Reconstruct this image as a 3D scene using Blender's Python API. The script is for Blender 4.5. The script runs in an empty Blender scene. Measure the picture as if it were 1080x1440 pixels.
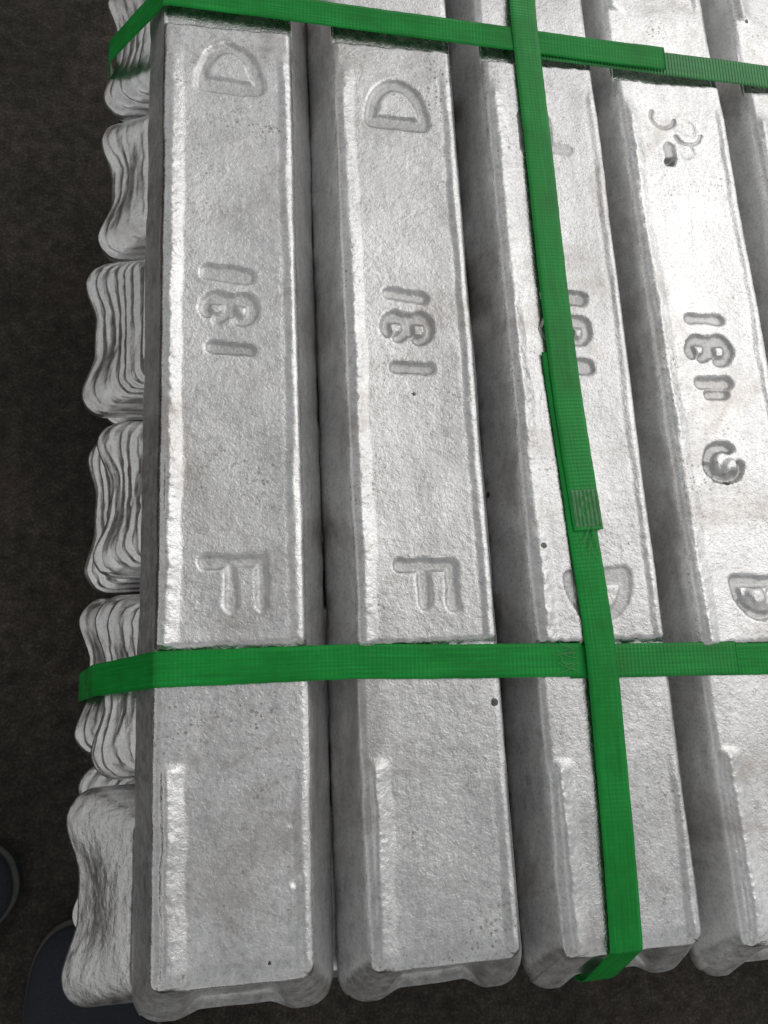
import bpy, math
import numpy as np
from mathutils import Matrix, Vector, Euler

scn = bpy.context.scene
T = 0.279            # height of the top faces of the top row above the floor (metres)

# ------------------------------------------------------------------ camera
cam_d = bpy.data.cameras.new("camera")
cam = bpy.data.objects.new("camera", cam_d)
scn.collection.objects.link(cam)
CA = (math.radians(12.93462949), math.radians(-9.72321015), math.radians(-2.81794295))
cam.rotation_mode = 'XYZ'
cam.rotation_euler = CA
cam.location = (0.00764151, -0.02138002, 0.37860361 + T)
cam_d.sensor_fit = 'HORIZONTAL'
cam_d.sensor_width = 36.0
cam_d.lens = 36.0 * 1083 / 1080
cam_d.clip_start = 0.01
cam_d.clip_end = 200
scn.camera = cam

# ------------------------------------------------------------------ light
SUN_EL, SUN_AZ = math.radians(48), math.radians(56)     # azimuth measured from +Y towards +X
world = bpy.data.worlds.new("World")
scn.world = world
world.use_nodes = True
wn = world.node_tree
wn.nodes.clear()
sky = wn.nodes.new('ShaderNodeTexSky')
sky.sky_type = 'NISHITA'
sky.sun_disc = False
sky.sun_elevation = SUN_EL
sky.sun_rotation = SUN_AZ
sky.air_density = 2.5
sky.dust_density = 1.0
hs = wn.nodes.new('ShaderNodeHueSaturation')
hs.inputs['Saturation'].default_value = 0.015            # overcast: a grey sky
bg = wn.nodes.new('ShaderNodeBackground')
bg.inputs['Strength'].default_value = 0.15
wo = wn.nodes.new('ShaderNodeOutputWorld')
wn.links.new(sky.outputs[0], hs.inputs['Color'])
wn.links.new(hs.outputs[0], bg.inputs['Color'])
wn.links.new(bg.outputs[0], wo.inputs['Surface'])
sun_d = bpy.data.lights.new("sun", 'SUN')
sun_d.energy = 0.5
sun_d.angle = math.radians(54)
sun_d.color = (1.0, 0.96, 0.90)
sun = bpy.data.objects.new("sun", sun_d)
scn.collection.objects.link(sun)
sd = Vector((math.sin(SUN_AZ) * math.cos(SUN_EL), math.cos(SUN_AZ) * math.cos(SUN_EL), math.sin(SUN_EL)))
sun.rotation_euler = sd.to_track_quat('Z', 'Y').to_euler()
sun.location = (1, 1, 3)
scn.view_settings.view_transform = 'Standard'
scn.view_settings.look = 'None'
scn.view_settings.exposure = -0.66
scn.view_settings.gamma = 1.0

# ------------------------------------------------------------------ numpy noise
def _h(i, j, s):
    n = (i * 374761393 + j * 668265263 + s * 2147483647) & 0xFFFFFFFF
    n = ((n ^ (n >> 13)) * 1274126177) & 0xFFFFFFFF
    n = n ^ (n >> 16)
    return (n & 0xFFFF) / 65535.0 * 2 - 1

def vnoise(x, y, s=0):
    x = np.asarray(x, float); y = np.asarray(y, float)
    x, y = np.broadcast_arrays(x, y)
    i = np.floor(x).astype(np.int64); j = np.floor(y).astype(np.int64)
    fx = x - i; fy = y - j
    u = fx * fx * fx * (fx * (fx * 6 - 15) + 10); v = fy * fy * fy * (fy * (fy * 6 - 15) + 10)
    a = _h(i, j, s); b = _h(i + 1, j, s); c = _h(i, j + 1, s); d = _h(i + 1, j + 1, s)
    return (a * (1 - u) + b * u) * (1 - v) + (c * (1 - u) + d * u) * v

def fbm(x, y, s=0, o=3):
    t = 0; a = 1.0; x = np.asarray(x, float); y = np.asarray(y, float)
    for k in range(o):
        t = t + a * vnoise(x + 17.3 * k, y - 9.1 * k, s + k * 31)
        x = x * 2.03; y = y * 2.03; a *= 0.5
    return t

def sst(a, b, x):
    t = np.clip((x - a) / (b - a), 0, 1)
    return t * t * (3 - 2 * t)

# ------------------------------------------------------------------ mesh helpers
def mesh_np(name, V, F, smooth=True, uv=None, mi=None):
    """V (n,3); F list of arrays (m,3) or (m,4) and/or lists of ngons."""
    me = bpy.data.meshes.new(name)
    loops, tot = [], []
    for f in F:
        if isinstance(f, np.ndarray):
            loops.append(f.reshape(-1)); tot.append(np.full(len(f), f.shape[1]))
        else:
            loops.append(np.array(f)); tot.append(np.array([len(f)]))
    loops = np.concatenate(loops).astype(np.int32); tot = np.concatenate(tot).astype(np.int32)
    start = np.concatenate([[0], np.cumsum(tot)[:-1]]).astype(np.int32)
    me.vertices.add(len(V)); me.vertices.foreach_set('co', np.asarray(V, np.float32).reshape(-1))
    me.loops.add(len(loops)); me.loops.foreach_set('vertex_index', loops)
    me.polygons.add(len(tot)); me.polygons.foreach_set('loop_start', start)
    me.polygons.foreach_set('use_smooth', np.full(len(tot), smooth))
    if mi is not None:
        me.polygons.foreach_set('material_index', np.asarray(mi, np.int32))
    if uv is not None:
        lay = me.uv_layers.new(name='along')
        lay.data.foreach_set('uv', np.asarray(uv, np.float32)[loops].reshape(-1))
    me.update(calc_edges=True)
    me.validate()
    return me

def link(name, me, mat=None, parent=None, loc=(0, 0, 0), rotz=0.0):
    o = bpy.data.objects.new(name, me)
    scn.collection.objects.link(o)
    o.location = loc
    o.rotation_euler = (0, 0, rotz)
    if mat is not None and me is not None and not me.materials:
        me.materials.append(mat)
    if parent is not None:
        o.parent = parent
    return o

def tag(o, label=None, cat=None, group=None, kind=None):
    if label: o['label'] = label
    if cat: o['category'] = cat
    if group: o['group'] = group
    if kind: o['kind'] = kind
    return o

# ------------------------------------------------------------------ materials
def new_mat(name):
    m = bpy.data.materials.new(name)
    m.use_nodes = True
    nt = m.node_tree
    b = nt.nodes['Principled BSDF']
    return m, nt, b

def N(nt, kind, **kw):
    n = nt.nodes.new(kind)
    for k, v in kw.items():
        if k in n.inputs.keys():
            n.inputs[k].default_value = v
        else:
            setattr(n, k, v)
    return n

def ramp(nt, fac, stops):
    r = nt.nodes.new('ShaderNodeValToRGB')
    el = r.color_ramp.elements
    el[0].position, el[0].color = stops[0][0], stops[0][1]
    el[1].position, el[1].color = stops[-1][0], stops[-1][1]
    for p, c in stops[1:-1]:
        e = el.new(p); e.color = c
    nt.links.new(fac, r.inputs[0])
    return r

def g(v, w=1.0):
    return (v, v, v, 1) if w == 1.0 else (v, v * (1 + w) / 2, v * w, 1)

def noise_node(nt, vec, scale, detail=3, rough=0.5, dist=0.0):
    n = N(nt, 'ShaderNodeTexNoise')
    n.inputs['Scale'].default_value = scale
    n.inputs['Detail'].default_value = detail
    n.inputs['Roughness'].default_value = rough
    n.inputs['Distortion'].default_value = dist
    nt.links.new(vec, n.inputs['Vector'])
    return n

def aluminium(name, rough=(0.34, 0.55), tint=1.0, bump=0.5, grain=0.5, pits=0.90, dirt=False):
    m, nt, b = new_mat(name)
    L = nt.links.new
    geo = N(nt, 'ShaderNodeNewGeometry')
    pos = geo.outputs['Position']
    b.inputs['Metallic'].default_value = 1.0
    big = noise_node(nt, pos, 26, 5, 0.62, 0.6)
    mid = noise_node(nt, pos, 210, 4, 0.65)
    fine = noise_node(nt, pos, 900, 3, 0.6)
    # colour: pale aluminium with duller oxide clouds
    c1 = ramp(nt, big.outputs[0], [(0.32, g(0.68 * tint)), (0.52, g(0.76 * tint)), (0.7, g(0.82 * tint))])
    c2 = ramp(nt, mid.outputs[0], [(0.32, g(0.80)), (0.50, g(1.0)), (0.7, g(1.05))])
    sp_ = noise_node(nt, pos, 640, 4, 0.7)
    c3 = ramp(nt, sp_.outputs[0], [(0.32, g(0.62)), (0.5, g(1.0)), (0.7, g(1.08))])
    mz = N(nt, 'ShaderNodeMix', data_type='RGBA', blend_type='MULTIPLY'); mz.inputs[0].default_value = 0.95
    L(c2.outputs[0], mz.inputs[6]); L(c3.outputs[0], mz.inputs[7]); c2 = mz
    mx = N(nt, 'ShaderNodeMix', data_type='RGBA', blend_type='MULTIPLY')
    mx.inputs[0].default_value = 0.7
    L(c1.outputs[0], mx.inputs[6]); L(c2.outputs[2], mx.inputs[7])
    # brown stains
    st = noise_node(nt, pos, 13, 4, 0.7, 1.0)
    sr = ramp(nt, st.outputs[0], [(0.53, (0, 0, 0, 1)), (0.72, (0.75, 0.75, 0.75, 1))])
    mx2 = N(nt, 'ShaderNodeMix', data_type='RGBA', blend_type='MIX')
    L(sr.outputs[0], mx2.inputs[0]); L(mx.outputs[2], mx2.inputs[6])
    mx2.inputs[7].default_value = (0.47, 0.43, 0.40, 1)
    # dark gas pits, few
    vo = N(nt, 'ShaderNodeTexVoronoi', Scale=62.0)
    L(pos, vo.inputs['Vector'])
    sep = N(nt, 'ShaderNodeSeparateColor')
    L(vo.outputs['Color'], sep.inputs[0])
    gt = N(nt, 'ShaderNodeMath', operation='GREATER_THAN'); gt.inputs[1].default_value = pits
    L(sep.outputs[0], gt.inputs[0])
    rad = N(nt, 'ShaderNodeMath', operation='MULTIPLY'); rad.inputs[1].default_value = 0.15
    L(sep.outputs[1], rad.inputs[0])
    nz = N(nt, 'ShaderNodeMath', operation='MULTIPLY_ADD'); nz.inputs[1].default_value = 0.10; nz.inputs[2].default_value = -0.05
    L(fine.outputs[0], nz.inputs[0])
    dd = N(nt, 'ShaderNodeMath', operation='ADD'); L(vo.outputs['Distance'], dd.inputs[0]); L(nz.outputs[0], dd.inputs[1])
    lt = N(nt, 'ShaderNodeMath', operation='LESS_THAN'); L(dd.outputs[0], lt.inputs[0]); L(rad.outputs[0], lt.inputs[1])
    pit = N(nt, 'ShaderNodeMath', operation='MULTIPLY'); L(lt.outputs[0], pit.inputs[0]); L(gt.outputs[0], pit.inputs[1])
    mx3 = N(nt, 'ShaderNodeMix', data_type='RGBA', blend_type='MIX')
    L(pit.outputs[0], mx3.inputs[0]); L(mx2.outputs[2], mx3.inputs[6]); mx3.inputs[7].default_value = (0.13, 0.12, 0.11, 1)
    if dirt:      # clusters of tiny pits and grey dross specks
        v2 = N(nt, 'ShaderNodeTexVoronoi', Scale=430.0); L(pos, v2.inputs['Vector'])
        s2 = N(nt, 'ShaderNodeSeparateColor'); L(v2.outputs['Color'], s2.inputs[0])
        r2 = N(nt, 'ShaderNodeMath', operation='MULTIPLY'); r2.inputs[1].default_value = 0.42
        n5 = noise_node(nt, pos, 1300, 3, 0.7)
        nz = N(nt, 'ShaderNodeMath', operation='MULTIPLY_ADD'); nz.inputs[1].default_value = 0.9; nz.inputs[2].default_value = -0.45
        L(n5.outputs[0], nz.inputs[0]); L(s2.outputs[0], r2.inputs[0])
        d2 = N(nt, 'ShaderNodeMath', operation='ADD'); L(v2.outputs['Distance'], d2.inputs[0]); L(nz.outputs[0], d2.inputs[1])
        l2 = N(nt, 'ShaderNodeMath', operation='LESS_THAN'); L(d2.outputs[0], l2.inputs[0]); L(r2.outputs[0], l2.inputs[1])
        n2 = noise_node(nt, pos, 17, 5, 0.75, 0.8)
        k2 = ramp(nt, n2.outputs[0], [(0.52, (0, 0, 0, 1)), (0.66, (0.85, 0.85, 0.85, 1))])
        p2 = N(nt, 'ShaderNodeMath', operation='MULTIPLY'); L(l2.outputs[0], p2.inputs[0]); L(k2.outputs[0], p2.inputs[1])
        mx4 = N(nt, 'ShaderNodeMix', data_type='RGBA'); L(p2.outputs[0], mx4.inputs[0]); L(mx3.outputs[2], mx4.inputs[6])
        mx4.inputs[7].default_value = (0.30, 0.275, 0.25, 1)
        mx3 = mx4
    oi = N(nt, 'ShaderNodeObjectInfo')
    vr = N(nt, 'ShaderNodeMapRange'); vr.inputs['To Min'].default_value = 0.88; vr.inputs['To Max'].default_value = 1.06
    L(oi.outputs['Random'], vr.inputs['Value'])
    mp = N(nt, 'ShaderNodeMapping'); mp.inputs['Scale'].default_value = (1.0, 0.22, 1.0)
    L(pos, mp.inputs['Vector'])
    fl_ = noise_node(nt, mp.outputs[0], 75, 4, 0.65, 1.2)
    fr = ramp(nt, fl_.outputs[0], [(0.34, g(0.86)), (0.54, g(1.0)), (0.7, g(1.04))])
    mv = N(nt, 'ShaderNodeMix', data_type='RGBA', blend_type='MULTIPLY'); mv.inputs[0].default_value = 0.8
    L(mx3.outputs[2], mv.inputs[6]); L(fr.outputs[0], mv.inputs[7])
    vs = N(nt, 'ShaderNodeVectorMath', operation='SCALE'); L(mv.outputs[2], vs.inputs[0]); L(vr.outputs[0], vs.inputs['Scale'])
    L(vs.outputs[0], b.inputs['Base Color'])
    rr = N(nt, 'ShaderNodeMapRange')
    rr.inputs['From Min'].default_value = 0.3; rr.inputs['From Max'].default_value = 0.7
    rr.inputs['To Min'].default_value = rough[0]; rr.inputs['To Max'].default_value = rough[1]
    L(mid.outputs[0], rr.inputs['Value'])
    L(rr.outputs[0], b.inputs['Roughness'])
    # relief: orange peel + grain
    peel = noise_node(nt, pos, 330, 2, 0.55, 0.8)
    bp1 = N(nt, 'ShaderNodeBump'); bp1.inputs['Strength'].default_value = bump; bp1.inputs['Distance'].default_value = 0.0009
    L(peel.outputs[0], bp1.inputs['Height'])
    bp2 = N(nt, 'ShaderNodeBump'); bp2.inputs['Strength'].default_value = grain; bp2.inputs['Distance'].default_value = 0.0004
    L(fine.outputs[0], bp2.inputs['Height']); L(bp1.outputs[0], bp2.inputs['Normal'])
    L(bp2.outputs[0], b.inputs['Normal'])
    return m

M_TOP = aluminium("cast_aluminium", (0.21, 0.34), 1.04, 0.26, 0.50, 0.95, True)
M_MARK = aluminium("cast_mark_floor", (0.34, 0.52), 0.86, 0.30, 0.6, 0.97)
M_SIDE = aluminium("cast_aluminium_flank", (0.40, 0.52), 1.10, 0.08, 0.16, 0.985)
M_RAW = aluminium("coarse_aluminium", (0.30, 0.45), 1.08, 0.25, 0.4, 1.1)
M_RIP = aluminium("rippled_aluminium", (0.27, 0.40), 1.14, 0.10, 0.16, 0.985)

def strap_mat(name, rib, lo, spec, rough, cross=0.45):
    m, nt, b = new_mat(name)
    L = nt.links.new
    uv = N(nt, 'ShaderNodeUVMap', uv_map='along')
    geo = N(nt, 'ShaderNodeNewGeometry')
    sp = N(nt, 'ShaderNodeSeparateXYZ'); L(uv.outputs[0], sp.inputs[0])
    def saw(out, pitch):
        k = N(nt, 'ShaderNodeMath', operation='MULTIPLY'); k.inputs[1].default_value = 2 * math.pi / pitch
        L(out, k.inputs[0])
        s = N(nt, 'ShaderNodeMath', operation='SINE'); L(k.outputs[0], s.inputs[0])
        return s.outputs[0]
    a = saw(sp.outputs[0], 0.0021)
    c = saw(sp.outputs[1], 0.0019)
    ad = N(nt, 'ShaderNodeMath', operation='MULTIPLY_ADD'); ad.inputs[1].default_value = cross
    L(c, ad.inputs[0]); L(a, ad.inputs[2])
    big = noise_node(nt, geo.outputs['Position'], 35, 4, 0.6)
    col = ramp(nt, big.outputs[0], [(0.3, (0.005, 0.215, 0.028, 1)), (0.55, (0.008, 0.285, 0.042, 1)), (0.75, (0.014, 0.345, 0.056, 1))])
    mpu = N(nt, 'ShaderNodeMapping'); mpu.inputs['Scale'].default_value = (25.0, 900.0, 1.0)
    L(uv.outputs[0], mpu.inputs['Vector'])
    stn = noise_node(nt, mpu.outputs[0], 1.0, 3, 0.6)
    stc = ramp(nt, stn.outputs[0], [(0.3, g(0.75)), (0.55, g(1.0)), (0.75, g(1.35))])
    wn_ = noise_node(nt, geo.outputs['Position'], 260, 4, 0.7)
    dus = ramp(nt, wn_.outputs[0], [(0.58, (0, 0, 0, 1)), (0.78, (0.12, 0.12, 0.12, 1))])
    ms = N(nt, 'ShaderNodeMix', data_type='RGBA', blend_type='MULTIPLY'); ms.inputs[0].default_value = 0.8
    L(col.outputs[0], ms.inputs[6]); L(stc.outputs[0], ms.inputs[7])
    md = N(nt, 'ShaderNodeMix', data_type='RGBA'); L(dus.outputs[0], md.inputs[0]); L(ms.outputs[2], md.inputs[6]); md.inputs[7].default_value = (0.16, 0.24, 0.16, 1)
    L(md.outputs[2], b.inputs['Base Color'])
    am = ramp(nt, big.outputs[0], [(0.42, g(lo)), (0.70, g(0.9))])
    bp = N(nt, 'ShaderNodeBump'); bp.inputs['Distance'].default_value = rib
    L(am.outputs[0], bp.inputs['Strength'])
    L(ad.outputs[0], bp.inputs['Height'])
    L(bp.outputs[0], b.inputs['Normal'])
    b.inputs['Roughness'].default_value = rough
    b.inputs['Specular IOR Level'].default_value = spec
    return m
M_STRAP = strap_mat('green_strap_plastic', 0.00009, 0.12, 0.2, 0.26)
M_STRAP_RIB = strap_mat('ribbed_green_strap_plastic', 0.00034, 0.9, 0.8, 0.24, 0.10)
M_STRAP_MED = strap_mat('embossed_green_strap_plastic', 0.00013, 0.4, 0.3, 0.24, 0.25)
def weld_mat():
    m, nt, b = new_mat("green_weld_plastic")
    geo = N(nt, 'ShaderNodeNewGeometry')
    n = noise_node(nt, geo.outputs['Position'], 400, 3, 0.6)
    col = ramp(nt, n.outputs[0], [(0.3, (0.012, 0.16, 0.03, 1)), (0.7, (0.05, 0.27, 0.07, 1))])
    nt.links.new(col.outputs[0], b.inputs['Base Color'])
    b.inputs['Roughness'].default_value = 0.18
    b.inputs['Specular IOR Level'].default_value = 0.8
    return m
M_WELD = weld_mat()
def thread_mat():
    m, nt, b = new_mat("frayed_green_fibre")
    b.inputs['Base Color'].default_value = (0.12, 0.36, 0.13, 1)
    b.inputs['Roughness'].default_value = 0.35
    return m
M_THREAD = thread_mat()

def floor_mat():
    m, nt, b = new_mat("dark_stained_concrete")
    L = nt.links.new
    geo = N(nt, 'ShaderNodeNewGeometry'); pos = geo.outputs['Position']
    n1 = noise_node(nt, pos, 7, 6, 0.68, 0.7)
    n2 = noise_node(nt, pos, 90, 5, 0.7)
    c1 = ramp(nt, n1.outputs[0], [(0.3, (0.026, 0.0232, 0.019, 1)), (0.5, (0.042, 0.037, 0.031, 1)), (0.72, (0.062, 0.052, 0.043, 1))])
    c2 = ramp(nt, n2.outputs[0], [(0.3, g(0.45)), (0.5, g(0.95)), (0.72, g(1.7))])
    mx = N(nt, 'ShaderNodeMix', data_type='RGBA', blend_type='MULTIPLY'); mx.inputs[0].default_value = 0.9
    n4 = noise_node(nt, pos, 420, 3, 0.7)
    c4 = ramp(nt, n4.outputs[0], [(0.35, g(0.5)), (0.55, g(1.0)), (0.75, g(2.4))])
    mg = N(nt, 'ShaderNodeMix', data_type='RGBA', blend_type='MULTIPLY'); mg.inputs[0].default_value = 0.8
    L(c2.outputs[0], mg.inputs[6]); L(c4.outputs[0], mg.inputs[7]); 
    L(c1.outputs[0], mx.inputs[6]); L(mg.outputs[2], mx.inputs[7])
    n3 = noise_node(nt, pos, 11, 3, 0.6)
    s = ramp(nt, n3.outputs[0], [(0.58, (0, 0, 0, 1)), (0.75, (0.5, 0.5, 0.5, 1))])
    mx2 = N(nt, 'ShaderNodeMix', data_type='RGBA'); L(s.outputs[0], mx2.inputs[0]); L(mx.outputs[2], mx2.inputs[6])
    mx2.inputs[7].default_value = (0.050, 0.031, 0.023, 1)
    L(mx2.outputs[2], b.inputs['Base Color'])
    b.inputs['Roughness'].default_value = 0.85
    b.inputs['Specular IOR Level'].default_value = 0.2
    bp = N(nt, 'ShaderNodeBump'); bp.inputs['Strength'].default_value = 0.5; bp.inputs['Distance'].default_value = 0.003
    L(n2.outputs[0], bp.inputs['Height']); L(bp.outputs[0], b.inputs['Normal'])
    return m

def flat_mat(name, col, rough, scale=300, amp=0.25, bump=0.4, dist=0.0006):
    m, nt, b = new_mat(name)
    geo = N(nt, 'ShaderNodeNewGeometry')
    n = noise_node(nt, geo.outputs['Position'], scale, 4, 0.6)
    lo = tuple(c * (1 - amp) for c in col) + (1,); hi = tuple(c * (1 + amp) for c in col) + (1,)
    r = ramp(nt, n.outputs[0], [(0.3, lo), (0.7, hi)])
    nt.links.new(r.outputs[0], b.inputs['Base Color'])
    b.inputs['Roughness'].default_value = rough
    bp = N(nt, 'ShaderNodeBump'); bp.inputs['Strength'].default_value = bump; bp.inputs['Distance'].default_value = dist
    nt.links.new(n.outputs[0], bp.inputs['Height']); nt.links.new(bp.outputs[0], b.inputs['Normal'])
    return m
M_NAVY = flat_mat("navy_mesh_fabric", (0.0075, 0.0105, 0.0165), 0.85, 700, 0.5)
M_SOLE = flat_mat("grey_rubber_sole", (0.048, 0.049, 0.046), 0.7, 200, 0.2)
M_LACE = flat_mat("dark_lace", (0.02, 0.024, 0.033), 0.8, 900, 0.3)
M_WOOD = flat_mat("weathered_wood", (0.11, 0.085, 0.06), 0.85, 60, 0.3)

# ------------------------------------------------------------------ floor
fl = mesh_np("floor", np.array([(-40, -40, 0), (40, -40, 0), (40, 40, 0), (-40, 40, 0)]), [np.array([[0, 1, 2, 3]])], smooth=False)
tag(link("floor", fl, floor_mat()), kind='structure')

# ------------------------------------------------------------------ ingots
HW, HL = 0.0326, 0.3195      # half width / half length of the top face
PC = 0.175                   # centre of an ingot along its length, from the near end of its middle panel
RINGS_COARSE = None

def seg_dist(x, y, a, b):
    ax, ay = a; bx, by = b
    dx, dy = bx - ax, by - ay
    L2 = dx * dx + dy * dy
    t = np.clip(((x - ax) * dx + (y - ay) * dy) / L2, 0, 1) if L2 > 0 else 0
    return np.hypot(x - ax - t * dx, y - ay - t * dy)

def stroke(x, y, pts, hw):
    d = np.full(np.shape(x), 1e9)
    for a, b in zip(pts[:-1], pts[1:]):
        d = np.minimum(d, seg_dist(x, y, a, b))
    return d - hw

def arc(cx, cy, rx, ry, a0, a1, n=14):
    return [(cx + rx * math.cos(math.radians(a0 + (a1 - a0) * k / n)), cy + ry * math.sin(math.radians(a0 + (a1 - a0) * k / n))) for k in range(n + 1)]

# marks: name, list of (points, half width), depth.  x across, y from the near end of the middle panel
def mark_D(yb, yt, cx=0.0, s=1, dep=0.0011):
    """flat bar at yb, bowl towards yt"""
    y0 = yb + s * 0.0045; ry = abs(yt - yb) - 0.0075
    bowl = arc(cx, y0, 0.0158, s * ry, 0, 180)
    return ('letter', [(bowl, 0.0036), ([(cx - 0.0146, y0), (cx + 0.0148, y0 - s * 0.001)], 0.0048)], dep)
def mark_F(yt, yb, cx=0.0, s=1, dep=0.0013):
    """bar at yt, arms towards yb"""
    d = 1 if yb > yt else -1
    bar = yt + d * 0.0040; e = yb - d * 0.0035
    return ('letter', [([(cx - s * 0.0125, bar), (cx + s * 0.0138, bar)], 0.0036),
                       ([(cx + s * 0.0136, bar), (cx + s * 0.0142, e)], 0.0036),
                       ([(cx - s * 0.0010, bar), (cx - s * 0.0004, e)], 0.0032)], dep)
def mark_1(y, cx=0.0, tilt=0.001, hw=0.0050):
    return ('digit', [([(cx - 0.0095, y + tilt), (cx + 0.0090, y - tilt)], hw)], 0.0012)
def mark_8(y, cx=0.0):
    a = arc(cx - 0.0070, y + 0.0003, 0.0058, 0.0062, -80, 215, 16)
    b = arc(cx + 0.0060, y - 0.0006, 0.0058, 0.0068, -105, 200, 16)
    return ('digit', [(a, 0.0032), (b, 0.0032), ([(cx - 0.0095, y + 0.0050), (cx + 0.0080, y + 0.0046)], 0.0036)], 0.0013)
def dent(cx, cy, r, dep, kind='dent'):
    return (kind, cx, cy, r, dep)

SIDE_PROF = [  # offset across, offset along, z below the top edge, corner radius
    (0.0, 0.0, 0.0, 0.0010), (0.0009, 0.0009, -0.0002, 0.0022), (0.0018, 0.0019, -0.0008, 0.0034), (0.0026, 0.0028, -0.0018, 0.0046),
    (0.0033, 0.0037, -0.0032, 0.0058), (0.0039, 0.0045, -0.0048, 0.0068), (0.0045, 0.0054, -0.0066, 0.0076)]
def side_levels(fine, endlen=0.0225, sidew=0.0115):
    lv = list(SIDE_PROF)
    n = 74 if fine else 12
    for k in range(1, n + 1):
        t = k / n
        lv.append((0.0045 + t * sidew, 0.0054 + t * (endlen - 0.0009), -0.0066 - t * 0.0295, 0.0076 + t * 0.0070))
    E_ = endlen + 0.0052
    S_ = sidew + 0.0048
    lv += [(S_, E_, -0.0380, 0.0150), (S_, E_ + 0.0001, -0.0398, 0.0150), (S_ - 0.0009, E_ - 0.001, -0.0422, 0.0145), (S_ - 0.0043, E_ - 0.0047, -0.0440, 0.014), (S_ - 0.0103, E_ - 0.012, -0.0450, 0.012)]
    return lv

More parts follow.
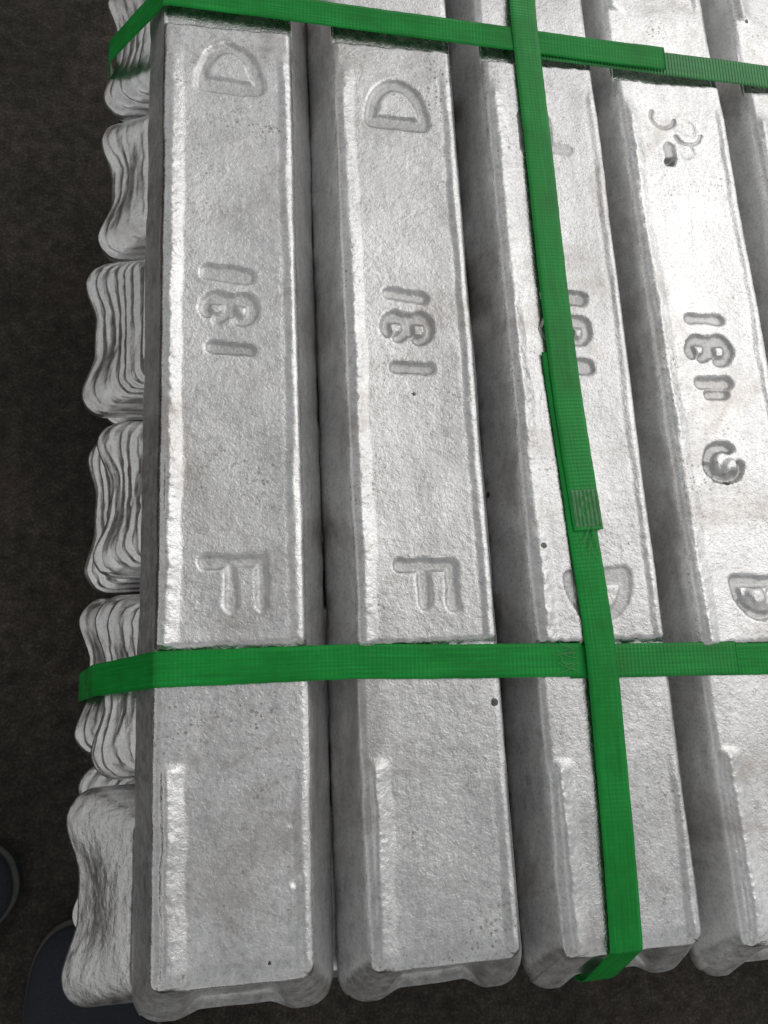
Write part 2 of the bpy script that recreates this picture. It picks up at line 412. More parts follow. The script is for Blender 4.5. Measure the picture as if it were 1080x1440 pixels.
def build_ingot(seed, marks=(), step=0.00075, ripple=0.0, wscale=1.0, rough_end=0.0, rim=1.0, fine=False, ystep=None, endlen=0.0225, rec=(0.0105, 0.05, 0.62, 0.0105, 0.0195, 0.0055), sidew=0.0115):
    """returns (body mesh data, list of mark meshes): V, quads, per mark quads"""
    rng = np.random.RandomState(seed)
    nx = max(10, int(round(2 * HW / step)))
    xs = np.linspace(-HW, HW, nx + 1)
    if ystep is None:
        ny = int(round(2 * HL / step)); ys = np.linspace(-HL, HL, ny + 1)
    else:  # coarse along the length but dense near both ends
        e = np.linspace(0, 0.012, 12); m_ = np.arange(0.012, 2 * HL - 0.012, ystep)[1:]
        ys = np.concatenate([e, m_, 2 * HL - e[::-1]]) - HL; ny = len(ys) - 1
    X, Y = np.meshgrid(xs, ys, indexing='ij')
    gy = Y + PC                                  # same origin as the marks
    u = np.abs(Y)
    low = sst(0.1735, 0.1775, u + 0.0006 * vnoise(X * 300, Y * 0 + np.sign(Y) * 7, seed))
    groove = low * (1 - sst(0.2260, 0.2300, u + 0.0012 * vnoise(X * 200, gy * 200, seed + 3)))
    # rims run along both long edges, fading out just before the far end of the panel
    rr = rng.uniform(-0.003, 0.004, 4)
    jl = np.where(X < 0, np.where(Y < 0, rr[0], rr[1]), np.where(Y < 0, rr[2], rr[3]))
    jr = np.where(X < 0, 0.0, 0.018)
    far_fade = 1 - sst(0.150, 0.163, Y) * (1 - sst(0.2, 0.21, Y))
    a = np.abs(X)
    wob = 0.0007 * vnoise(gy * 24, np.sign(X) * 3, seed + 5) + 0.0004 * vnoise(gy * 90, np.sign(X) * 3, seed + 6)
    crest = np.where(X < 0, 0.0302 - 0.0010 * low, 0.0312) + wob
    inw = np.where(X < 0, 0.0062 + 0.0020 * low, 0.0032) * (1 + 0.15 * vnoise(gy * 60, np.sign(X) * 3, seed + 7))
    lin = np.clip((a - (crest - inw)) / inw, 0, 1)
    rp = np.where(a < crest, 0.75 * lin + 0.25 * lin * lin * (3 - 2 * lin), np.clip(1 - ((a - crest) / 0.0034) ** 2, 0, 1))
    bead = 1 + 0.16 * vnoise(gy * 520, a * 420, seed + 8) + 0.16 * vnoise(gy * 150, a * 120, seed + 9)
    hv = 0.85 + 0.40 * vnoise(gy * 13, np.sign(X) * 5, seed + 16)
    crn = 1 - 0.25 * sst(0.3165, 0.3195, u)
    z = rim * np.where(X < 0, 1.0, 0.62) * (0.00190 + 0.0008 * low) * hv * rp * (1 - groove) * (1 - low * (1 - sst(0.2280 + jl, 0.2345 + jl + jr, u))) * far_fade * (1 + (bead - 1) * (1 - 0.4 * low)) * crn - (0.0016 + 0.0022 * (Y > 0) * (1 - sst(0.180, 0.226, u))) * low
    # end of the blocks: slightly rounded off
    z -= 0.0007 * sst(0.312, 0.3195, u) ** 2
    # soft sag, orange peel
    z += 0.00034 * fbm(X * 30, gy * 26, seed + 11, 2) * (1 - 0.7 * groove) + 0.0007 * vnoise(X * 11, gy * 9, seed + 15) * (1 - low)
    z -= 0.0007 * np.clip(1 - (X / 0.026) ** 2, 0, 1) * (1 - 0.5 * low)
    peel = fbm(X * 310 + 0.9 * vnoise(X * 90, gy * 90, seed + 2), gy * 310, seed + 12, 2)
    amt = 0.5 + 0.5 * sst(-0.4, 0.5, vnoise(X * 20, gy * 9, seed + 14))
    z += 0.000058 * peel * amt * (1 - 0.6 * rp)
    ids = np.zeros((nx, ny), np.int32)
    ids_list = []
    fxm = 0.25 * (X[:-1, :-1] + X[1:, :-1] + X[:-1, 1:] + X[1:, 1:]); fym = 0.25 * (gy[:-1, :-1] + gy[1:, :-1] + gy[:-1, 1:] + gy[1:, 1:])
    for mk in marks:
        if mk[0] in ('letter', 'digit'):
            d = np.full(X.shape, 1e9); df = np.full(fxm.shape, 1e9)
            for pts, hw in mk[1]:
                jit = 0.0007 * vnoise(X * 150, gy * 150, seed + 40) + 0.0003 * vnoise(X * 420, gy * 420, seed + 41)
                d = np.minimum(d, stroke(X, gy, pts, hw) + jit)
                df = np.minimum(df, stroke(fxm, fym, pts, hw))
            z -= 1.35 * mk[2] * (1 - sst(-0.0019, 0.0009, d))
            z += 0.00005 * np.exp(-((d - 0.0018) / 0.0012) ** 2)     # faint raised lip
            ids_list.append(mk[0])
            ids[(df < 0.0002) & (ids == 0)] = len(ids_list)
        else:
            r = np.hypot(X - mk[1], gy - mk[2]) * (1 + 0.25 * vnoise(X * 260, gy * 260, seed + 50))
            if mk[0] == 'dent':
                z -= mk[4] * (1 - sst(mk[3] * 0.55, mk[3], r))
            else:
                z += mk[4] * (1 - sst(mk[3] * 0.3, mk[3], r))
    Z = z
    V = [np.stack([X.ravel(), Y.ravel(), Z.ravel()], 1)]
    idx = np.arange((nx + 1) * (ny + 1)).reshape(nx + 1, ny + 1)
    Q = np.stack([idx[:-1, :-1], idx[1:, :-1], idx[1:, 1:], idx[:-1, 1:]], -1).reshape(-1, 4)
    fid = ids.reshape(-1)
    # perimeter, counter clockwise
    per = np.concatenate([idx[:-1, 0], idx[-1, :-1], idx[:0:-1, -1], idx[0, :0:-1]])
    P = V[0][per]
    px, py = P[:, 0], P[:, 1]
    n = len(per)
    s_ = np.concatenate([[0], np.cumsum(np.hypot(np.diff(px), np.diff(py)))])
    prev = per
    base = len(V[0])
    quads = [Q]
    lv = side_levels(fine, endlen, sidew)
    gper = np.zeros(n); gper = sst(0.1735, 0.1775, np.abs(py)) * (1 - sst(0.2255, 0.2320, np.abs(py)))
    recn = 1 - sst(rec[3], rec[4], np.abs(px + 0.0012 * vnoise(np.sign(py) * 3, 0.5, seed + 64)))
    rec0 = rec[0] * recn
    end_amt = 1 + 0.22 * vnoise(px * 30, np.sign(py), seed + 60)
    # ripple profile: fronts of metal that froze one after another
    rz = np.linspace(0, 1, 400)
    for k, (ox, oy, dz, rc) in enumerate(lv):
        t = np.clip(-dz / 0.038, 0, 1)
        hwk, hlk = HW + ox, HL + oy
        qx = px / HW * hwk; qy = py + np.sign(py) * oy * sst(0.20, HL, np.abs(py))
        cxx = np.clip(qx, -(hwk - rc), hwk - rc); cyy = np.clip(qy, -(hlk - rc), hlk - rc)
        dx, dy = qx - cxx, qy - cyy
        # points of the long sides lie within rc of the edge too: normalise so that edges stay straight
        ln = np.hypot(dx, dy); ln = np.where(ln < 1e-9, 1, ln)
        nxv, nyv = dx / ln, dy / ln
        bx, by = cxx + nxv * rc, cyy + nyv * rc
        onend = sst(0.5, 0.9, np.abs(nyv))
        gk = sst(rec[1], rec[2], t)
        lip = rec[5] * recn if k >= len(lv) - 5 else 0.0
        by = by - np.sign(py) * (rec0 * gk - lip) * end_amt * onend
        wobble = 0.0006 * vnoise(s_ * 22, k * 0.02, seed + 61) + 0.00025 * vnoise(s_ * 95, k * 0.1, seed + 62)
        off = wobble * (0.4 + t) + 0.00012 * vnoise(s_ * 160, k * (0.1 if fine else 0.6), seed + 63)
        if k >= 6 and t < 0.999 and ripple > 0:
            zz = -dz + 0.0016 * vnoise(s_ * 18, 0 * s_, seed + 70) + 0.0005 * vnoise(s_ * 70, 0 * s_, seed + 71)
            ph = zz / 0.0050 + 0.40 * vnoise(zz * 95, 0 * s_, seed + 72) + 0.35 * vnoise(s_ * 45, zz * 90, seed + 77) + 0.12 * vnoise(s_ * 260, zz * 300, seed + 78)
            cw = 0.42 * np.cos(2 * np.pi * ph) + 0.10 * np.cos(4 * np.pi * ph + 1.0 + 2 * vnoise(s_ * 12, 0 * s_, seed + 81))
            rp_ = cw * np.clip(0.70 + 0.95 * vnoise(s_ * 40, ph * 0.7, seed + 79), 0.12, 1.4) + 0.10 * vnoise(zz * 500, s_ * 60, seed + 73) + 0.12 * fbm(s_ * 190, zz * 500, seed + 80, 2)
            off = off + ripple * rp_ * sst(0.05, 0.2, t)
        if rough_end > 0:
            off = off + rough_end * fbm(s_ * 420, -dz * 480 + 3, seed + 75, 3) * onend
        if not ripple and not rough_end:
            off = off + 0.00010 * fbm(s_ * 40, -dz * 260, seed + 76, 2)
        bx = bx + nxv * off; by = by + nyv * off
        zz_ = P[:, 2] * (1 - sst(0.0, 0.10, t)) + dz + 0 * px
        if k == 0:
            continue
        V.append(np.stack([bx, by, zz_], 1))
        cur = np.arange(base, base + n); base += n
        pn, cn = np.roll(prev, -1), np.roll(cur, -1)
        quads.append(np.stack([prev, cur, cn, pn], 1))
        prev = cur
    V = np.concatenate(V)
    V[:, 0] *= wscale
    sides = np.concatenate(quads[1:])
    body = [Q[fid == 0], sides, list(prev[::-1])]
    parts = [(nm, Q[fid == i + 1]) for i, nm in enumerate(ids_list) if (fid == i + 1).any()]
    return V, body, parts

def submesh(name, V, F):
    used = np.unique(F.reshape(-1))
    mp = np.zeros(len(V), np.int64); mp[used] = np.arange(len(used))
    return mesh_np(name, V[used], [mp[F]])

TOP_ROW = "aluminium ingots side by side in the top layer"
def top_ingot(x, y, rot, label, seed, marks, step=0.00075, names=(), sidew=0.0097):
    V, body, parts = build_ingot(seed, marks, step, sidew=sidew)
    nper = len(body[2])
    # local origin of the fit is the near end of the middle panel
    nq = [len(body[0]), len(body[1])]
    mi = np.concatenate([np.zeros(nq[0]), (np.arange(nq[1]) >= nper * 4).astype(int), [1]])
    me = mesh_np("aluminium_ingot", V, body, mi=mi)
    me.materials.append(M_TOP); me.materials.append(M_SIDE)
    c, s = math.cos(rot), math.sin(rot)
    o = link("aluminium_ingot", me, M_TOP, None, (x - s * PC, y + c * PC, T), rot)
    tag(o, label, "metal ingot", TOP_ROW)
    for (nm, F), pn in zip(parts, names):
        link(pn, submesh(pn, V, F), M_MARK, o)
    return o

NM = ("cast_letter", "cast_digit", "cast_digit", "cast_digit", "cast_letter")
top_ingot(0, 0, 0, "leftmost top ingot, letters D 181 F, at the open left side of the stack", 11,
          [mark_D(0.3065, 0.3390, 0.0005), mark_1(0.1940, -0.001, 0.0012), mark_8(0.1745), mark_1(0.1515, 0.001, 0.0006, 0.0036), mark_F(0.0435, 0.0155, 0.0005),
           dent(0.0285, -0.108, 0.0032, 0.0008), dent(0.0265, -0.083, 0.0022, 0.0005)], names=NM, sidew=0.0106)
top_ingot(0.09614559, -0.00205044, 0.00150977, "second top ingot from the left, letters D 181 F, no lengthwise strap on it", 23,
          [mark_D(0.2935, 0.3265, 0.0005), mark_1(0.1875, -0.001, 0.0010, 0.0036), mark_8(0.1690, -0.0005), mark_1(0.1455, 0.0005, 0.0002, 0.0034), mark_F(0.0415, 0.0140, 0.0)], names=NM)
top_ingot(0.18843603, -0.00526064, 0.00344198, "third top ingot, its marks mostly hidden under the lengthwise green strap", 37,
          [mark_F(0.2870, 0.3150, 0.0, -1, 0.0004), mark_1(0.1940, 0.0, 0.0006), mark_8(0.1740), mark_1(0.1520, 0.0, 0.0004), mark_D(0.0365, 0.0090, 0.001, -1, 0.0006)], names=NM, sidew=0.0078)
top_ingot(0.27962343, -0.00950605, 0.01718385, "fourth top ingot, with clogged and damaged letters right of the lengthwise strap", 41,
          [('letter', [(arc(-0.008, 0.3245, 0.0080, 0.0075, 150, 350), 0.0012), (arc(0.0075, 0.3150, 0.0090, 0.0090, 200, 345), 0.0012), ([(-0.0065, 0.303), (-0.0060, 0.297)], 0.0040)], 0.0008),
           mark_1(0.1880, -0.0015, 0.0006, 0.0034), mark_8(0.1690, -0.0015),
           ('digit', [([(-0.0110, 0.1475), (0.0060, 0.1475)], 0.0040), ([(-0.0065, 0.141), (0.003, 0.141)], 0.0035)], 0.0016),
           ('letter', [(arc(-0.0045, 0.1000, 0.0088, 0.0095, 60, 300), 0.0034), (arc(-0.0045, 0.0985, 0.0100, 0.0090, 300, 360), 0.0026)], 0.0022),
           ('letter', [(arc(0.0040, 0.0310, 0.0145, 0.0180, 180, 360), 0.0026), ([(-0.0100, 0.0325), (0.0180, 0.0310)], 0.0034)], 0.0012),
           dent(-0.0075, 0.2935, 0.0042, 0.0042), dent(0.006, 0.300, 0.0055, 0.0006), dent(0.0075, 0.318, 0.0075, 0.0005), dent(-0.0135, 0.0965, 0.0050, 0.0012), ('bump', -0.0010, 0.0970, 0.0075, 0.0020),
           ('bump', 0.0015, 0.0230, 0.0070, 0.0022), dent(-0.0060, 0.0200, 0.0045, 0.0014), dent(0.0110, 0.0245, 0.0045, 0.0012)],
          names=("cast_letter", "cast_digit", "cast_digit", "cast_digit", "cast_letter", "cast_letter"), sidew=0.0078)
top_ingot(0.3702, -0.00997551, 0.0150, "fifth top ingot, only its left flank in view at the right edge", 53, [], 0.0012, sidew=0.0078)
top_ingot(0.4640, -0.004, 0.012, "sixth top ingot, at the far right beyond the picture edge", 59, [], 0.0022)

# the crosswise layers below: their rippled left ends stick out
LAY2 = "crosswise aluminium ingots in the second layer"
LAY3 = "crosswise aluminium ingots in the third layer"
ORD = ["second layer end farthest from the viewer, behind the far strap's drop at the left",
       "rippled end of the second layer beside the letter D, just below the far strap",
       "rippled second layer end beside the leftmost 181, jutting out farther left than its neighbours",
       "rippled second layer end beside the bare panel between 181 and F of the leftmost ingot",
       "rippled end of the second layer that the near strap folds down over",
       "coarse grained unrippled second layer end, nearest to the viewer beside the shoe"]
def cross_ingot(y0, y1, tip, ztop, label, group, seed, ripple, rough_end=0.0, skew=0.0, mat=None):
    w = (y1 - y0) / 2 - 0.0006
    V, body, parts = build_ingot(seed, (), 0.0009, ripple, w / (HW + 0.0163), rough_end, 1.0, True, 0.008, 0.0385, (0.0068, 0.30, 0.95, 0.006, 0.024, 0.0))
    me = mesh_np("aluminium_ingot", V, body)
    L_ = HL + 0.0385 + 0.0053
    yc = (y0 + y1) / 2
    ang = math.pi / 2 + skew
    o = link("aluminium_ingot", me, mat or M_RIP, None, (tip + L_, yc, T + ztop), ang)
    o.location.y = yc + math.sin(skew) * L_
    tag(o, label, "metal ingot", group)
    return o
Z2 = -0.0455
for i, (y0, y1, tip, sk, rip, re_) in enumerate([(0.351, 0.455, -0.083, 0.0, 0.0008, 0.0), (0.247, 0.3475, -0.0835, 0.004, 0.0009, 0.0), (0.142, 0.2445, -0.0900, 0.045, 0.00095, 0.0),
                                            (0.0435, 0.1400, -0.0805, 0.05, 0.0009, 0.0), (-0.0665, 0.0350, -0.0780, 0.01, 0.0008, 0.0001), (-0.177, -0.0685, -0.0890, 0.02, 0.0, 0.00020)]):
    cross_ingot(y0, y1, tip, Z2, ORD[i], LAY2, 101 + i * 7, rip, re_, 0.0, M_RAW if re_ > 0.00015 else None)
Z3 = Z2 - 0.0455
ORD3 = ["third layer ingot, a sliver of its end below the ingot behind the far strap",
        "third layer ingot, one small lobe peeping out below the end beside the letter D",
        "third layer ingot hidden below the farthest jutting end beside 181",
        "third layer ingot, two lobes peeping out below the end between 181 and F",
        "third layer ingot, lobes peeping out behind the near strap's drop",
        "third layer ingot below the coarse nearest end at the left"]
for i, (y0, y1, tip) in enumerate([(0.382, 0.480, -0.086), (0.270, 0.374, -0.0905), (0.152, 0.262, -0.088), (0.041, 0.145, -0.0935), (-0.0565, 0.039, -0.0960), (-0.158, -0.060, -0.0935)]):
    cross_ingot(y0, y1, tip, Z3, ORD3[i], LAY3, 201 + i * 5, 0.0008, 0.0)

# ------------------------------------------------------------------ wooden pallet under the stack
def box(V, F, c, s):
    x, y, z = c; a, b, d = s[0] / 2, s[1] / 2, s[2] / 2
    k = len(V)
    V += [(x - a, y - b, z - d), (x + a, y - b, z - d), (x + a, y + b, z - d), (x - a, y + b, z - d), (x - a, y - b, z + d), (x + a, y - b, z + d), (x + a, y + b, z + d), (x - a, y + b, z + d)]
    F += [(k, k + 3, k + 2, k + 1), (k + 4, k + 5, k + 6, k + 7), (k, k + 1, k + 5, k + 4), (k + 1, k + 2, k + 6, k + 5), (k + 2, k + 3, k + 7, k + 6), (k + 3, k, k + 4, k + 7)]
def box_me(name, s):
    V, F = [], []
    box(V, F, (0, 0, 0), s)
    return mesh_np(name, np.array(V), [np.array(F)], smooth=False)
pal = tag(link("wooden_pallet", None, None, None, (0.22, 0.16, 0)), "low wooden pallet carrying the stack, in the dark underneath", "pallet")
ZB = T + Z3 - 0.0452
brd = box_me("deck_board", (0.56, 0.095, 0.020)); brd.materials.append(M_WOOD)
for k in range(5):
    link("deck_board", brd, None, pal, (0.02, -0.24 + k * 0.12, ZB - 0.010))
brr = box_me("bearer", (0.08, 0.58, ZB - 0.0205)); brr.materials.append(M_WOOD)
for k in range(3):
    link("bearer", brr, None, pal, (-0.20 + k * 0.22, 0, (ZB - 0.0205) / 2))

# ------------------------------------------------------------------ straps
def resample(pts, step=0.0012, rad=0.002):
    """polyline with its corners cut, sampled densely"""
    rads = [q[3] if len(q) > 3 else rad for q in pts]
    p = [np.array(q[:3], float) for q in pts]
    out = [p[0]]
    for i in range(1, len(p) - 1):
        a, b, c = p[i - 1], p[i], p[i + 1]
        rr_ = rads[i]
        r1 = min(rr_, np.linalg.norm(a - b) * 0.45); r2 = min(rr_, np.linalg.norm(c - b) * 0.45)
        s = b + (a - b) / np.linalg.norm(a - b) * r1; e = b + (c - b) / np.linalg.norm(c - b) * r2
        for t in np.linspace(0, 1, 7):
            out.append((1 - t) ** 2 * s + 2 * t * (1 - t) * b + t * t * e)
    out.append(p[-1])
    res = [out[0]]
    for a, b in zip(out[:-1], out[1:]):
        n = max(1, int(np.linalg.norm(b - a) / step))
        for k in range(1, n + 1):
            res.append(a + (b - a) * k / n)
    return np.array(res)

def band(name, pts, width, wdir, parent, th=0.0008, mat=None, seed=0, rad=0.0025, nw=10, wob=0.00025):
    P = resample(pts, 0.0016, rad)
    d = np.gradient(P, axis=0); d /= np.linalg.norm(d, axis=1)[:, None]
    s = np.concatenate([[0], np.cumsum(np.linalg.norm(np.diff(P, axis=0), axis=1))])
    W = np.array(wdir, float)
    w = W - (d @ W)[:, None] * d; w /= np.linalg.norm(w, axis=1)[:, None]
    nrm = np.cross(d, w)
    lat = np.linspace(-0.5, 0.5, nw + 1)
    rows, uvs = [], []
    sh = wob * vnoise(s * 18, s * 0, seed) + 0.00007 * vnoise(s * 330, s * 0, seed + 1)
    sh2 = 0.00007 * vnoise(s * 330, s * 0, seed + 2)
    lift = 0.00018 * vnoise(s * 40, s * 0, seed + 4)
    for side in (1, -1):
        for l in (lat if side == 1 else lat[::-1]):
            edge = 1 - (abs(l) * 2) ** 8 * 0.6
            q = P + w * (l * (width + (sh2 if l > 0 else -sh2) * 0) + sh + (sh2 * (2 * l)))[:, None] + nrm * (side * th / 2 * edge + lift + 0.00015 * (0.25 - l * l) * 4)[:, None]
            rows.append(q); uvs.append(np.stack([s, np.full(len(s), l * width)], 1))
    R_ = len(rows); n = len(P)
    V = np.stack(rows, 1).reshape(-1, 3); UV = np.stack(uvs, 1).reshape(-1, 2)
    idx = np.arange(n * R_).reshape(n, R_)
    nxt = np.roll(idx, -1, axis=1)
    Q = np.stack([idx[:-1], idx[1:], nxt[1:], nxt[:-1]], -1).reshape(-1, 4)
    me = mesh_np(name, V, [Q[:, ::-1].copy(), list(idx[0]), list(idx[-1][::-1])], True, UV)
    # make sure the normals look outwards
    o = link(name, me, mat or M_STRAP, parent)
    return o

def tube(name, paths, r, mat, parent, nseg=4):
    V, F = [], []
    for pts in paths:
        P = np.array(pts, float); n = len(P)
        d = np.gradient(P, axis=0); d /= np.linalg.norm(d, axis=1)[:, None]
        a = np.cross(d, [0.3, 0.2, 1.0]); a /= np.linalg.norm(a, axis=1)[:, None]
        b = np.cross(d, a); k = len(V)
        for i in range(n):
            for j in range(nseg):
                t = 2 * math.pi * j / nseg
                V.append(P[i] + r * (a[i] * math.cos(t) + b[i] * math.sin(t)))
        for i in range(n - 1):
            for j in range(nseg):
                F.append((k + i * nseg + j, k + i * nseg + (j + 1) % nseg, k + (i + 1) * nseg + (j + 1) % nseg, k + (i + 1) * nseg + j))
    return link(name, mesh_np(name, np.array(V), [np.array(F)]), mat, parent)

def threads(seed, base, dirv, n, ln, parent):
    r = np.random.RandomState(seed); paths = []
    for k in range(n):
        b = np.array(base) + np.array([r.uniform(-0.002, 0.002), r.uniform(-0.006, 0.006), 0.0004]) * (1 if abs(dirv[0]) > abs(dirv[1]) else 1)
        dv = np.array(dirv) + r.normal(0, 0.25, 3) * [1, 1, 0]
        L_ = ln * r.uniform(0.5, 1.1); c = r.normal(0, 0.3)
        pts = []
        for t in np.linspace(0, 1, 8):
            side = np.array([-dv[1], dv[0], 0]) * c * t * t
            pts.append(b + (dv + side) * L_ * t + np.array([0, 0, 0.0008 * math.sin(t * 3)]))
        paths.append(pts)
    return tube("frayed_thread", paths, 0.00013, M_THREAD, parent)

SG = "green packing straps around the ingot stack"
GZ = T - 0.0009          # strap lying in the grooves
def dropx(y, out):       # path over the left shoulder and down the left ends
    return [(out, y, 0.10), (out, y, T - 0.125), (out + 0.010, y, T - 0.075), (-0.0505, y, T - 0.040)]

# near crosswise strap
st = tag(link("packing_strap", None, None, None, (0.1, -0.012, T)), "near crosswise green strap lying in the groove between the F letters and the near ends", "packing strap", SG)
inv = Matrix.Translation((-0.1, 0.012, -T))
def reparent(o, p):
    o.parent = p
    o.matrix_parent_inverse = Matrix.Translation(-p.location)
b1 = band("strap_band", [(-0.0935, -0.0165, 0.10), (-0.0935, -0.0160, T - 0.124), (-0.0750, -0.0130, T - 0.066), (-0.0354, -0.0106, GZ + 0.0006), (-0.020, -0.0106, GZ + 0.0002), (0.06, -0.0110, GZ), (0.176, -0.0152, GZ + 0.0012)], 0.0168, (0, -1, 0), None, seed=3)
reparent(b1, st)
b2 = band("strap_band", [(0.170, -0.0160, GZ), (0.28, -0.0190, GZ), (0.36, -0.021, GZ), (0.4925, -0.025, GZ), (0.512, -0.025, T - 0.045), (0.560, -0.025, T - 0.09), (0.565, -0.025, 0.10)], 0.0166, (0, -1, 0), None, seed=5)
reparent(b2, st)
b3 = band("strap_tail", [(0.1785, -0.0157, GZ + 0.0011), (0.22, -0.0168, GZ + 0.0010), (0.2635, -0.0178, GZ + 0.0010)], 0.0172, (0, -1, 0), None, seed=6, mat=M_STRAP_MED)
reparent(b3, st)
reparent(threads(5, (0.172, -0.0150, GZ + 0.0016), (-1, 0.05, 0.01), 12, 0.011, None), st)

# far crosswise strap
sf = tag(link("packing_strap", None, None, None, (0.1, 0.36, T)), "far crosswise green strap near the top of the picture, above the letter D", "packing strap", SG)
c1 = band("strap_band", [(-0.0800, 0.3900, 0.10), (-0.0800, 0.3890, T - 0.085), (-0.0775, 0.3860, T - 0.066), (-0.0354, 0.3690, GZ + 0.0012), (0.06, 0.3655, T + 0.0008), (0.2, 0.3595, T + 0.0012), (0.272, 0.3560, T + 0.0022)], 0.0170, (0, -1, 0), None, seed=7)
reparent(c1, sf)
c2 = band("strap_band", [(0.190, 0.3575, T - 0.0002), (0.272, 0.3540, T + 0.0004), (0.36, 0.3515, T + 0.0008), (0.4925, 0.350, T), (0.512, 0.350, T - 0.045), (0.560, 0.350, T - 0.09), (0.565, 0.350, 0.10)], 0.0172, (0, -1, 0), None, seed=8, mat=M_STRAP_RIB)
reparent(c2, sf)

# lengthwise strap
sl = tag(link("packing_strap", None, None, None, (0.185, 0.05, T)), "lengthwise green strap over the third ingot, crossing above the two others, with a ribbed weld", "packing strap", SG)
l1 = band("strap_band", [(0.1905, 0.70, 0.10), (0.190, 0.535, T - 0.05), (0.1885, 0.500, T + 0.001), (0.1797, 0.385, T + 0.0022, 0.03), (0.1800, 0.345, T + 0.0024, 0.03), (0.1812, 0.15, T + 0.0022, 0.05), (0.1862, 0.052, T + 0.0020)], 0.0168, (1, 0, 0), None, seed=9, mat=M_STRAP_MED)
reparent(l1, sl)
l2 = band("strap_band", [(0.1785, 0.154, T + 0.0008), (0.1822, 0.075, T + 0.0009, 0.03), (0.1864, -0.005, T + 0.0014, 0.03), (0.1850, -0.10, T + 0.0004, 0.03), (0.1834, -0.1516, T + 0.0003, 0.0022), (0.1838, -0.1755, T - 0.0360), (0.184, -0.1785, T - 0.0440), (0.184, -0.179, 0.06)], 0.0166, (1, 0, 0), None, seed=10)
reparent(l2, sl)
# weld: a pad of moulded ribs where the two ends are fused
def ribbed_weld(parent):
    nxr, nyr = 48, 24
    wx, wy = 0.0150, 0.0215
    xs = np.linspace(-wx / 2, wx / 2, nxr); ys = np.linspace(-wy / 2, wy / 2, nyr)
    X, Y = np.meshgrid(xs, ys, indexing='ij')
    z = 0.00035 + 0.00035 * (1 - 2 * np.abs(np.sin(X / wx * np.pi * 6.5)) ** 0.8) * sst(wy / 2, wy / 2 - 0.002, np.abs(Y)) + 0.0001 * vnoise(X * 900, Y * 400, 3)
    edge = np.maximum(np.abs(X) / (wx / 2), np.abs(Y) / (wy / 2))
    z = np.where(edge > 0.99, -0.0006, z)
    ang = -0.05
    V = np.stack([X.ravel(), Y.ravel(), z.ravel()], 1)
    idx = np.arange(nxr * nyr).reshape(nxr, nyr)
    Q = np.stack([idx[:-1, :-1], idx[1:, :-1], idx[1:, 1:], idx[:-1, 1:]], -1).reshape(-1, 4)
    me = mesh_np("weld", V, [Q])
    o = link("weld", me, M_WELD, None, (0.1858, 0.0640, T + 0.0026), 0.045)
    return o
w1 = ribbed_weld(sl); reparent(w1, sl)
reparent(threads(9, (0.1868, 0.0515, T + 0.0022), (0.05, -1, 0.01), 10, 0.012, None), sl)

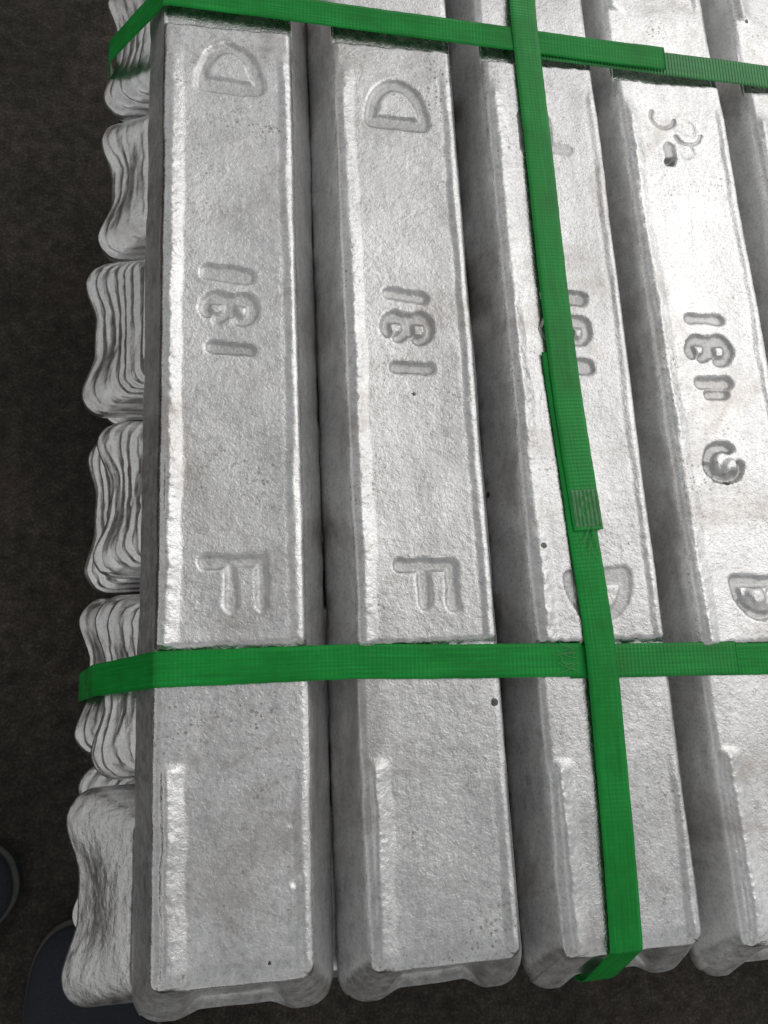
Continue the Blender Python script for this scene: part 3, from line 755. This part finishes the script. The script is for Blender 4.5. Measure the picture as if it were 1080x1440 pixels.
# ------------------------------------------------------------------ the photographer's shoes
def outline(n, L_, W_):
    """plan of a shoe sole, toe at +x = 0, heel at -L"""
    pts = []
    for k in range(n):
        a = 2 * math.pi * k / n
        c, s = math.cos(a), math.sin(a)
        x = -L_ / 2 + L_ / 2 * (abs(c) ** 0.85) * (1 if c >= 0 else -1)
        t = (x + L_) / L_
        w = W_ / 2 * (0.74 + 0.26 * sst(0.25, 0.7, t) - 0.10 * math.exp(-((t - 0.42) / 0.14) ** 2))
        y = w * (abs(s) ** 0.80) * (1 if s >= 0 else -1) - 0.004 * sst(0.6, 1.0, t)
        pts.append((x, y))
    return np.array(pts)
def shoe(loc, rot, label, mirror=1):
    L_, W_ = 0.285, 0.098
    o = tag(link("shoe", None, None, None, loc, rot), label, "shoe", "dark sneakers standing on the floor")
    n = 72
    O_ = outline(n, L_, W_); O_[:, 1] *= mirror
    cen = np.array([-L_ / 2, 0])
    # sole: slab with rounded edge
    V, F = [], []
    def rings_mesh(name, rings, mat, cap_top=True):
        V = np.concatenate(rings); F = []
        for k in range(len(rings) - 1):
            a = np.arange(n) + k * n; b = a + n
            F.append(np.stack([a, np.roll(a, -1), np.roll(b, -1), b], 1))
        fs = F + [list(np.arange(n)[::-1])]
        if cap_top: fs.append(list(np.arange(n) + (len(rings) - 1) * n))
        me = mesh_np(name, V, fs)
        return link(name, me, mat, o)
    def ring(sc, z, dx=0.0):
        z = np.broadcast_to(np.asarray(z, float), (n,))
        d = O_ - cen; ln = np.linalg.norm(d, axis=1)[:, None]
        p = O_ - d / ln * sc
        return np.stack([p[:, 0] + dx, p[:, 1], z], 1)
    t = (O_[:, 0] + L_) / L_
    toe = 0.004 * sst(0.8, 1, t)
    rings_mesh("sole", [ring(0.004, 0.001 + toe), ring(0.001, 0.004 + toe), ring(0.0005, 0.019 + toe), ring(0.004, 0.0195 + toe)], M_NAVY)
    rings_mesh("welt", [ring(0.0015, 0.0185 + toe), ring(-0.0008, 0.0190 + toe), ring(-0.0010, 0.0215 + toe), ring(0.0010, 0.0228 + toe), ring(0.0040, 0.0228 + toe)], M_SOLE)
    # upper: rises from the toe box to the ankle
    H = 0.040 + 0.060 * (1 - sst(0.30, 0.75, t))
    prof = [(0.0030, 0.0), (0.0016, 0.22), (0.0040, 0.5), (0.012, 0.78), (0.022, 0.95), (0.030, 1.0)]
    rings = [ring(a, 0.023 + toe + (H - 0.023) * b) for a, b in prof]
    # toe box closes over the forefoot; collar stays open at the ankle
    d = O_ - cen
    for f in (0.55, 0.32, 0.12):
        top = rings[-1].copy()
        p = np.stack([cen[0] + (d[:, 0]) * f * 0.86, d[:, 1] * f * 0.62], 1)
        tt = (p[:, 0] + L_) / L_
        zz = 0.046 + 0.058 * (1 - sst(0.30, 0.74, tt))
        dip = 0.035 * (1 - sst(0.28, 0.45, tt)) * (1 - f)
        rings.append(np.stack([p[:, 0], p[:, 1], zz - dip], 1))
    rings_mesh("upper", rings, M_NAVY)
    # laces across the instep
    paths = []
    for k in range(5):
        x = -0.105 - k * 0.017; tt = (x + L_) / L_
        z = 0.049 + 0.058 * (1 - float(sst(0.30, 0.74, tt)))
        paths.append([(x, yy, z + 0.004 - 6.0 * yy * yy) for yy in np.linspace(-0.020, 0.020, 7)])
    for pth in paths:
        tube("lace", [pth], 0.0022, M_LACE, o, 6)
    return o
shoe((-0.1585, -0.1385, 0), math.radians(14), "dark navy shoe with pale sole edge, its toe reaching in from the left picture edge", 1)
shoe((-0.112, -0.1765, 0), math.radians(97), "dark navy shoe pointing away from the viewer, partly under the coarse nearest ingot end", -1)
